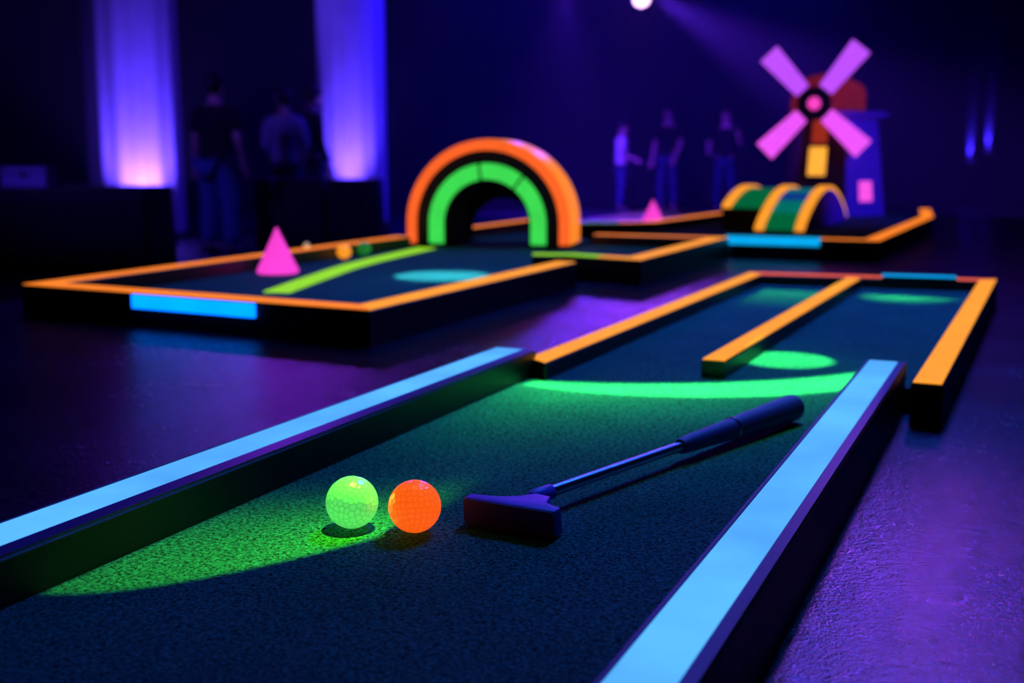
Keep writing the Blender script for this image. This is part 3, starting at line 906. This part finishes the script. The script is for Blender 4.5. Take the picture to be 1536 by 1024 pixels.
# two distant wall uplights on the right
for px, py, lab in ((1455, 246, 'small blue wall uplight at far right, the lower left of a pair'), (1482, 232, 'small blue wall uplight at far right, the higher right of a pair')):
    p = at_depth(px, py, 23.66)
    t = empty('wall_lamp', (p.x, p.y, p.z), YAW)
    bm = bmesh.new(); lathe(bm, [(0.05, -0.09), (0.065, -0.08), (0.07, 0.06), (0.062, 0.07)], 20); sharp(obj('lamp_housing', bm, M['housing'], t), 40)
    bm = bmesh.new(); box(bm, -0.025, 0.025, 0.05, 0.30, -0.07, -0.02); obj('wall_bracket', bm, M['housing'], t)
    bm = bmesh.new(); lathe(bm, [(0.055, 0.068), (0.055, 0.075), (0, 0.078)], 20); tag(obj('lens', bm, M['lens_blue'], t), 'glowing blue lens')
    tag(t, lab, 'lamp')
    tgt = p + FH * 0.30 + Vector((0, 0, 2.0))
    light('wall_beam', 'SPOT', p + Vector((0, 0, 0.1)), 1100, (0.05, 0.02, 1.0), tgt, 0.03, 20, 0.9)

# ceiling spotlights
def stage_light(px, py, D, r, mat, label, aim):
    p = at_depth(px, py, D)
    t = empty('stage_spotlight', p)
    M1 = axis_matrix(Vector((0, 0, 0)), aim.normalized())
    bm = bmesh.new(); lathe(bm, [(0, -0.34), (r * 0.7, -0.33), (r * 0.8, -0.1), (r * 1.1, -0.02), (r * 1.1, 0.03), (r * 1.0, 0.03), (r * 0.98, 0.0)], 32, M1)
    sharp(obj('lamp_housing', bm, M['housing'], t), 40)
    bm = bmesh.new(); lathe(bm, [(r * 0.97, 0.0), (r * 0.97, 0.006), (0, 0.03)], 32, M1)
    tag(obj('lens', bm, M[mat], t), 'bright glowing lens')
    bm = bmesh.new(); h = ZC - p.z
    box(bm, -0.02, 0.02, -0.02, 0.02, r * 1.25, h)
    box(bm, -r * 1.3, r * 1.3, -0.02, 0.02, r * 1.25, r * 1.25 + 0.03)
    for s in (-1, 1): box(bm, s * r * 1.3 - 0.012, s * r * 1.3 + 0.012, -0.02, 0.02, -0.02, r * 1.25)
    obj('mounting_yoke', bm, M['housing'], t)
    tag(t, label, 'spotlight')
    return p
aim1 = -FH * 0.80 + Vector((0, 0, -0.25)) + RT * 0.15
ps1 = stage_light(962, -3, 16.0, 0.12, 'lens_white', 'bright pink-white stage spotlight hanging at the top edge', aim1)
ps2 = stage_light(848, -26, 17.0, 0.12, 'lens_violet', 'violet stage spotlight hanging above the top edge, left of the bright one', aim1)

# ------------------------------------------------------------------ people
def skin_obj(name, verts, edges, radii, root, mat, parent, sub=1):
    me = bpy.data.meshes.new(name); me.from_pydata([tuple(v) for v in verts], edges, [])
    o = bpy.data.objects.new(name, me); COL.objects.link(o); me.materials.append(mat)
    md = o.modifiers.new('skin', 'SKIN'); md.use_smooth_shade = True
    sv = me.skin_vertices[0].data
    for i, r in enumerate(radii):
        sv[i].radius = r if isinstance(r, tuple) else (r, r); sv[i].use_root = (i == root)
    if sub:
        s = o.modifiers.new('sub', 'SUBSURF'); s.levels = sub; s.render_levels = sub
    o.parent = parent
    return o

def person(px, D, height, face_deg, label, shirt, trousers, armsL, armsR, long_sleeve=False, hair='short', lean=0.0, girth=1.0):
    """armsL/armsR: (elbow, wrist) offsets from the shoulder in body axes (x out to the side, y forward, z up), 1.75 m scale"""
    p = at_depth(px, 300, D); k = height / 1.75
    t = empty('person', (p.x, p.y, ZH), YAW + math.radians(face_deg))     # body faces local -y
    V = lambda x, y, z: Vector((x * (girth if z < 1.47 else 1), -y, z)) * k
    v = []; e = []; r = []
    def add(q, rad, prev=None):
        v.append(q); r.append((rad[0] * k * (1 + (girth - 1) * (rad[0] > 0.1)), rad[1] * k) if isinstance(rad, tuple) else rad * k * (1 + (girth - 1) * (rad > 0.05)))
        if prev is not None: e.append((prev, len(v) - 1))
        return len(v) - 1
    pel = add(V(0, 0, 0.94), (0.145, 0.105))
    wst = add(V(0, lean * 0.3, 1.10), (0.125, 0.095), pel)
    chs = add(V(0, lean * 0.7, 1.30), (0.155, 0.105), wst)
    sh = add(V(0, lean, 1.42), (0.11, 0.08), chs)
    nk = add(V(0, lean + 0.005, 1.50), 0.052, sh)
    hd = add(V(0, lean + 0.02, 1.575), (0.066, 0.078), nk)
    hd2 = add(V(0, lean + 0.015, 1.665), (0.076, 0.094), hd)
    hd3 = add(V(0, lean + 0.005, 1.725), (0.050, 0.062), hd2)
    arm_pts = {}
    for s, (eo, wo) in ((-1, armsL), (1, armsR)):
        s0 = V(s * 0.185, lean, 1.405)
        a = add(s0, 0.056, sh)
        el = s0 + V(s * eo[0], eo[1], eo[2]); wr = s0 + V(s * wo[0], wo[1], wo[2])
        m_ = add(s0.lerp(el, 0.5), 0.047, a)
        b = add(el, 0.040, m_); m2 = add(el.lerp(wr, 0.4), 0.036, b); w = add(wr, 0.026, m2)
        dv = (wr - el).normalized(); side = dv.cross(Vector((0, 1, 0.2))).normalized()
        palm = add(wr + dv * 0.045 * k, (0.034, 0.020), w)
        for j, (off, ln) in enumerate(((-0.026, 0.062), (-0.009, 0.072), (0.009, 0.068), (0.025, 0.052))):
            f1 = add(wr + dv * 0.09 * k + side * off * k, 0.0095, palm)
            f2 = add(wr + dv * (0.09 + ln * 0.55) * k + side * off * 1.1 * k, 0.0088, f1)
            add(wr + dv * (0.09 + ln) * k + side * off * 1.1 * k + V(0, 0.012, -0.004), 0.0075, f2)
        th = add(wr + dv * 0.05 * k + side * -0.045 * s * k, 0.011, palm); add(wr + dv * 0.085 * k + side * -0.06 * s * k, 0.009, th)
        arm_pts[s] = (s0, el, wr)
    leg_pts = {}
    for s in (-1, 1):
        h = add(V(s * 0.085, 0, 0.88), 0.088, pel)
        th = add(V(s * 0.10, 0.01, 0.70), 0.080, h)
        kn = add(V(s * 0.115, 0.015, 0.49), 0.058, th)
        cf = add(V(s * 0.12, -0.005, 0.34), 0.055, kn)
        an = add(V(s * 0.125, -0.01, 0.09), 0.036, cf)
        he = add(V(s * 0.125, 0.0, 0.045), 0.036, an)
        add(V(s * 0.14, 0.15, 0.030), (0.040, 0.026), he)
        leg_pts[s] = [v[i] for i in (h, th, kn, cf, an)]
    skin_obj('body', v, e, r, 0, M['skin'], t)
    # face: nose, eyes, ears as one small head piece each
    bm = bmesh.new()
    Hc = V(0, lean + 0.015, 1.635)
    def blob(c_, sx, sy, sz, m=8):
        bmesh.ops.create_uvsphere(bm, u_segments=10, v_segments=m, radius=1.0, matrix=Matrix.Translation(c_) @ Matrix.Diagonal((sx * k, sy * k, sz * k, 1)))
    blob(Hc + V(0, 0.098, -0.012), 0.013, 0.020, 0.026)
    obj('nose', bm, M['skin'], t, smooth=True)
    for s in (-1, 1):
        bm = bmesh.new(); blob(Hc + V(s * 0.078, 0.0, -0.005), 0.010, 0.020, 0.032); obj('ear', bm, M['skin'], t, smooth=True)
        bm = bmesh.new(); blob(Hc + V(s * 0.032, 0.088, 0.012), 0.013, 0.008, 0.008); obj('eye', bm, M['eye'], t, smooth=True)
    bm = bmesh.new(); blob(Hc + V(0, 0.088, -0.052), 0.026, 0.009, 0.008); obj('mouth', bm, M['lips'], t, smooth=True)
    # hair: cap over the back and the crown
    bm = bmesh.new()
    bmesh.ops.create_uvsphere(bm, u_segments=24, v_segments=16, radius=1.0)
    for q in bm.verts:
        d_ = q.co.copy()
        q.co = Vector((d_.x * 0.090, d_.y * 0.106, d_.z * 0.100)) * k
        q.co += V(0, lean - 0.004, 1.672)
    cut = [q for q in bm.verts if (q.co.z < Hc.z + 0.012 * k and q.co.y < Hc.y + 0.01 * k) or q.co.z < Hc.z - 0.055 * k or (q.co.y < Hc.y - 0.075 * k and q.co.z < Hc.z + 0.055 * k)]
    bmesh.ops.delete(bm, geom=cut, context='VERTS')
    h_ = obj('hair', bm, M['hair'], t, smooth=True); md = h_.modifiers.new('thick', 'SOLIDIFY'); md.thickness = 0.012 * k; md.offset = 1
    if hair == 'long':
        bm = bmesh.new(); loft(bm, [[V(0.085 * math.cos(a) * w_, -0.03 + 0.07 * math.sin(a) * w_, z) for a in [PI + PI * i / 10 for i in range(11)] + [0.0 + PI * 0]] for z, w_ in ((1.66, 1.05), (1.58, 1.12), (1.48, 1.1), (1.40, 0.8))])
        obj('hair_length', bm, M['hair'], h_, smooth=True)
    # shirt
    sv, se, sr = [], [], []
    def sadd(q, rad, prev=None):
        sv.append(q); sr.append((rad[0] * k * (1 + (girth - 1) * (rad[0] > 0.1)), rad[1] * k) if isinstance(rad, tuple) else rad * k * (1 + (girth - 1) * (rad > 0.05)))
        if prev is not None: se.append((prev, len(sv) - 1))
        return len(sv) - 1
    c_ = sadd(V(0, lean * 0.7, 1.30), (0.175, 0.125))
    w_ = sadd(V(0, lean * 0.3, 1.10), (0.150, 0.118), c_); w2 = sadd(V(0, 0, 0.93), (0.165, 0.125), w_)
    sadd(V(0, 0, 0.875), (0.166, 0.126), w2)
    u_ = sadd(V(0, lean, 1.42), (0.125, 0.092), c_); sadd(V(0, lean, 1.475), (0.066, 0.062), u_)
    for s in (-1, 1):
        s0, el, wr = arm_pts[s]
        a = sadd(s0, 0.070, u_); b = sadd(s0.lerp(el, 0.55), 0.064, a)
        if long_sleeve:
            b = sadd(el, 0.055, b); b = sadd(el.lerp(wr, 0.5), 0.050, b); sadd(el.lerp(wr, 0.95), 0.040, b)
        else: sadd(s0.lerp(el, 0.75), 0.064, b)
    skin_obj('shirt', sv, se, sr, 0, M[shirt], t)
    sv, se, sr = [], [], []
    c_ = sadd(V(0, 0, 0.955), (0.156, 0.118))
    for s in (-1, 1):
        L_ = leg_pts[s]; a = sadd(L_[0], 0.103, c_)
        for q, rad in zip(L_[1:], (0.094, 0.075, 0.070, 0.062)): a = sadd(q, rad, a)
    skin_obj('trousers', sv, se, sr, 0, M[trousers], t)
    for s in (-1, 1):
        bm = bmesh.new()
        rings = []
        for y, w0, h0 in ((-0.065, 0.030, 0.05), (-0.04, 0.042, 0.095), (0.03, 0.043, 0.085), (0.09, 0.047, 0.06), (0.16, 0.044, 0.048), (0.195, 0.028, 0.035)):
            rings.append([V(s * 0.13 + w0 * math.cos(2 * PI * i / 14), y, max(0.0, h0 / 2 + h0 / 2 * math.sin(2 * PI * i / 14))) for i in range(14)])
        loft(bm, rings); obj('shoe', bm, M['shoe'], t, smooth=True)
    tag(t, label, 'person')
    return t
M['eye'] = paint('dark_eye', (0.01, 0.01, 0.01), 0.2)
M['lips'] = paint('lips', (0.35, 0.10, 0.10), 0.5)
down = ((0.05, 0.0, -0.28), (0.07, 0.08, -0.52))
person(328, 11.5, 1.765, 150, 'person in a black t-shirt and blue jeans seen from behind, arms hanging', 'black_shirt', 'jeans',
       ((0.07, -0.02, -0.27), (0.03, 0.10, -0.50)), ((0.05, 0.0, -0.27), (0.12, 0.06, -0.52)), girth=1.22)
person(430, 12.95, 1.71, 178, 'person in a pale grey-blue shirt, seen from behind, standing behind the black table', 'grey_shirt', 'dark_jeans',
       ((0.05, 0.04, -0.27), (-0.02, 0.22, -0.38)), ((0.05, 0.04, -0.27), (-0.02, 0.22, -0.38)), long_sleeve=True)
person(472, 13.55, 1.78, 120, 'person in a dark long-sleeved top, half hidden behind the one in the grey-blue shirt', 'black_shirt', 'dark_jeans', down, down, long_sleeve=True)
person(931, 20.0, 1.55, 80, 'person in a white shirt, in profile facing right, far behind the arch tunnel', 'white_shirt', 'dark_jeans',
       ((0.03, 0.02, -0.27), (0.0, 0.24, -0.36)), ((0.03, 0.02, -0.27), (0.0, 0.24, -0.36)))
person(1000, 20.5, 1.82, -30, 'person in dark clothes facing the course, middle of the three far people', 'black_shirt', 'dark_jeans',
       down, ((0.06, 0.04, -0.27), (0.0, 0.12, -0.48)))
person(1086, 19.4, 1.75, -20, 'person in dark clothes with bent forearms, nearest the windmill among the far people', 'black_shirt', 'dark_jeans',
       ((0.10, 0.04, -0.26), (0.06, 0.20, -0.34)), ((0.08, 0.04, -0.26), (0.05, 0.15, -0.12)))

# ------------------------------------------------------------------ haze of the hall
m, nt, b = new_mat('stage_haze'); nt.nodes.remove(b)
vsct = nt.nodes.new('ShaderNodeVolumeScatter'); vsct.inputs['Density'].default_value = 0.010; vsct.inputs['Anisotropy'].default_value = 0.35
nt.links.new(vsct.outputs[0], nt.nodes['Material Output'].inputs['Volume'])
bm = bmesh.new(); box(bm, -11, 11, 8.2, 23.2, ZH + 0.02, ZC - 0.02, Mcam)
hz = obj('stage_haze', bm, m); tag(hz, 'thin violet haze hanging in the hall behind the courses', 'haze', kind='stuff')

# ------------------------------------------------------------------ lights
# key lamp high behind the courses: short crisp shadows towards the camera
light('key_lamp', 'SPOT', (-0.60, 3.25, 2.55), 80, (0.10, 0.016, 1.0), (-0.5, 1.3, 0), 0.035, 95, 0.6)
# stage lamp far behind on the right: long violet sheen on the deck
light('sheen_lamp', 'SPOT', (-0.38, 6.6, 2.75), 185, (0.46, 0.08, 1.0), (-0.08, 0.78, ZF), 0.08, 2.9, 1.0)
light('sheen_lamp_second', 'SPOT', (-0.30, 6.6, 2.75), 80, (0.42, 0.07, 1.0), (-0.07, 1.06, ZF), 0.08, 3.0, 1.0)
light('sheen_fill', 'AREA', (-0.38, 7.4, 2.6), 5, (0.20, 0.04, 1.0), (0.1, 1.6, ZF), 0.4)
light('violet_lamp', 'SPOT', at_depth(400, -150, 9.0), 90, (0.25, 0.03, 0.9), U(430, 600, ZF), 0.15, 22, 0.9)
light('stage_spot_beam', 'SPOT', ps1 - FH * 0.2 + Vector((0, 0, -0.05)), 260, (0.30, 0.04, 1.0), Vector((-0.86, 2.1, 0)), 0.3, 9, 0.9)
light('stage_spot_beam_right', 'SPOT', ps1 + RT * 0.2, 9000, (0.12, 0.02, 1.0), ps1 + RT * 6 + FH * 0.5 + Vector((0, 0, -3.0)), 0.1, 40, 0.9)
light('stage_spot_beam_down', 'SPOT', ps2 - FH * 0.2, 250, (0.10, 0.02, 1.0), Vector((-1.2, 2.4, 0)), 0.12, 12, 0.8)
light('stage_spot_haze', 'SPOT', ps2 - FH * 0.1, 5000, (0.10, 0.015, 1.0), ps2 + FH * 3 + Vector((0, 0, -3)), 0.1, 60, 0.9)
# added blue spots without fixtures, tinting the dim turf teal
light('blue_wash', 'SPOT', (-0.45, 2.9, 2.5), 120, (0.0, 0.26, 1.0), (-0.42, 1.75, 0), 0.3, 70, 1.0)
light('blue_wash_left', 'SPOT', (-1.6, 3.9, 2.5), 90, (0.0, 0.26, 1.0), (-1.4, 3.0, 0), 0.3, 62, 1.0)
light('blue_wash_far', 'SPOT', (-0.3, 3.9, 2.4), 120, (0.0, 0.13, 1.0), (-0.3, 2.15, 0), 0.25, 40, 1.0)
light('windmill_wash', 'SPOT', (1.6, 3.6, 1.6), 260, (0.10, 0.03, 1.0), (-0.8, 5.6, 0.25), 0.1, 26, 0.9)  # added unseen spot that brightens the tower side and the ramp
light('hall_wash', 'AREA', hall(1.5, 15.5, 3.6), 700, (0.02, 0.006, 1.0), hall(1.5, 17.5, 0), 5.0)  # added area light that turns the hall haze blue
light('people_wash', 'SPOT', hall(-4.5, 7.0, 2.8), 400, (0.10, 0.04, 1.0), hall(-3.0, 12.0, 0.2), 0.3, 60, 0.8)  # added unseen spot to bring out the people by the tables
light('people_wash_far', 'SPOT', hall(1.0, 13.0, 3.2), 1100, (0.20, 0.03, 1.0), hall(2.6, 20.0, 0.3), 0.3, 45, 0.8)  # added unseen spot to bring out the far people

# added unseen overhead spots whose masks draw the light shapes on the turf
def masked_spot(name, loc, energy, col, build, spot=120):
    o = light(name, 'SPOT', loc, energy, col, None, 0.006, spot, 0.0)
    l = o.data; l.use_nodes = True; nt = l.node_tree
    em = [n for n in nt.nodes if n.type == 'EMISSION'][0]
    tc = nt.nodes.new('ShaderNodeTexCoord'); sp = nt.nodes.new('ShaderNodeSeparateXYZ')
    nt.links.new(tc.outputs['Normal'], sp.inputs[0])
    x, y, z = (X(nt, sp.outputs[i]) for i in range(3))
    az = z.abs().max(0.02)
    wx = x / az * loc[2] + loc[0]; wy = y / az * loc[2] + loc[1]
    em_s = build(wx, wy)
    nt.links.new(em_s.v, em.inputs['Strength'])
    return o

def fit_circle(p, q, r):
    ax, ay = p; bx, by = q; cx, cy = r
    d = 2 * (ax * (by - cy) + bx * (cy - ay) + cx * (ay - by))
    ux = ((ax * ax + ay * ay) * (by - cy) + (bx * bx + by * by) * (cy - ay) + (cx * cx + cy * cy) * (ay - by)) / d
    uy = ((ax * ax + ay * ay) * (cx - bx) + (bx * bx + by * by) * (ax - cx) + (cx * cx + cy * cy) * (bx - ax)) / d
    return ux, uy, math.hypot(ax - ux, ay - uy)

def main_masks(x, y, part='all'):
    inside = x.step(-0.611, -0.607)
    # wedge: outside boundary is a gentle curve through the measured points
    # y_edge as a function of x : quadratic through three points
    P = [(-0.613, 0.540), (-0.527, 0.610), (-0.446, 0.770)]
    (x0, y0), (x1, y1), (x2, y2) = P
    A = ((y2 - y0) / (x2 - x0) - (y1 - y0) / (x1 - x0)) / (x2 - x1)
    B = (y1 - y0) / (x1 - x0) - A * (x0 + x1); C = y0 - A * x0 * x0 - B * x0
    edge = x * x * A + x * B + C
    w = (y - edge).step(0.0, 0.004)
    fade_y = (y - edge).step(0.42, 0.02)
    d = ((x + 0.47) * (x + 0.47) + (y - 0.745) * (y - 0.745)).sqrt()
    hot = (d * -9.0).exp() * 1.8 + 0.42
    wedge = w * fade_y * fade_y * y.step(0.98, 0.76) * hot * inside * x.step(-0.44, -0.475) * 1.0
    # crescent: between two arcs
    c1 = fit_circle((-0.605, 1.372), (-0.425, 1.430), (-0.200, 1.630))
    c2 = fit_circle((-0.605, 1.345), (-0.41, 1.350), (-0.190, 1.520))
    def rad(c): return ((x - c[0]) * (x - c[0]) + (y - c[1]) * (y - c[1])).sqrt() - c[2]
    s1 = rad(c1) * (1 if c1[1] > 1.4 else -1); s2 = rad(c2) * (1 if c2[1] > 1.4 else -1)
    # s>0 : on the camera side of the arc
    cres = s1.step(-0.010, 0.014) * s2.step(0.012, -0.008) * x.step(-0.608, -0.59) * x.step(-0.19, -0.194)
    # wide soft spill on the camera side of the crescent
    near = y.step(1.72, 1.68)
    cres = cres * near
    spill = near * s2.step(-0.01, 0.0) * ((s2.max(0.0) * -9.0).exp()) * ((x + 0.53).abs() * -4.5).exp() * inside * x.step(-0.19, -0.194)
    spill2 = near * s1.step(0.0, -0.01) * ((s1.min(0.0) * 14.0).exp()) * x.step(-0.19, -0.194) * x.step(-0.553, -0.54)
    # round spot
    dd = ((x + 0.322) * (x + 0.322) + (y - 1.673) * (y - 1.673)).sqrt()
    dot = dd.step(0.073, 0.064) * x.step(d0.x + 0.015, d0.x + 0.019)
    halo = (dd * -16.0).exp() * x.step(d0.x + 0.015, d0.x + 0.019)
    # pools at the far end
    pl = y.step(2.2, 2.62) * x.step(-0.55, -0.54) * x.step(-0.37, -0.38)
    d2 = (((x + 0.245) / 0.13) * ((x + 0.245) / 0.13) + ((y - 2.62) / 0.20) * ((y - 2.62) / 0.20)).sqrt()
    pr = d2.step(1.1, 0.3) * x.step(-0.335, -0.325) * x.step(-0.112, -0.12)
    inlane = y.step(2.56, 2.55)
    if part == 'wedge': return wedge * G['wedge']
    return cres * G['cres'] + spill * G['spill'] + spill2 * G['spill2'] + dot * G['dot'] + halo * G['halo'] + (pl * G['pl'] + pr * G['pr']) * inlane
G = dict(wedge=1.0, cres=5.0, spill=1.9, spill2=0.04, dot=3.2, halo=0.2, pl=1.2, pr=3.2)
masked_spot('added_green_spot', (-0.40, 1.45, 2.2), 420, (0.20, 1.0, 0.18), main_masks)
masked_spot('added_lime_spot', (-0.42, 1.30, 2.2), 420, (0.30, 1.0, 0.02), lambda x, y: main_masks(x, y, 'wedge'))

def left_masks(x, y):
    dd = ((x + 1.342) * (x + 1.342) + (y - 2.502) * (y - 2.502)).sqrt()
    return dd.step(0.128, 0.112) * x.step(-1.086, -1.09) + (dd * -7.0).exp() * 0.05 * x.step(-1.086, -1.09)
masked_spot('added_cyan_spot', (-1.3, 2.6, 2.2), 800, (0.28, 0.75, 0.9), left_masks, 60)

w = bpy.data.worlds.new('world'); S.world = w; w.use_nodes = True
w.node_tree.nodes['Background'].inputs[0].default_value = (0.01, 0.005, 0.06, 1)
w.node_tree.nodes['Background'].inputs[1].default_value = 0.3
S.cycles.use_denoising = True
S.cycles.sample_clamp_indirect = 4.0
S.cycles.sample_clamp_direct = 0
S.cycles.caustics_reflective = False; S.cycles.caustics_refractive = False
S.cycles.max_bounces = 6
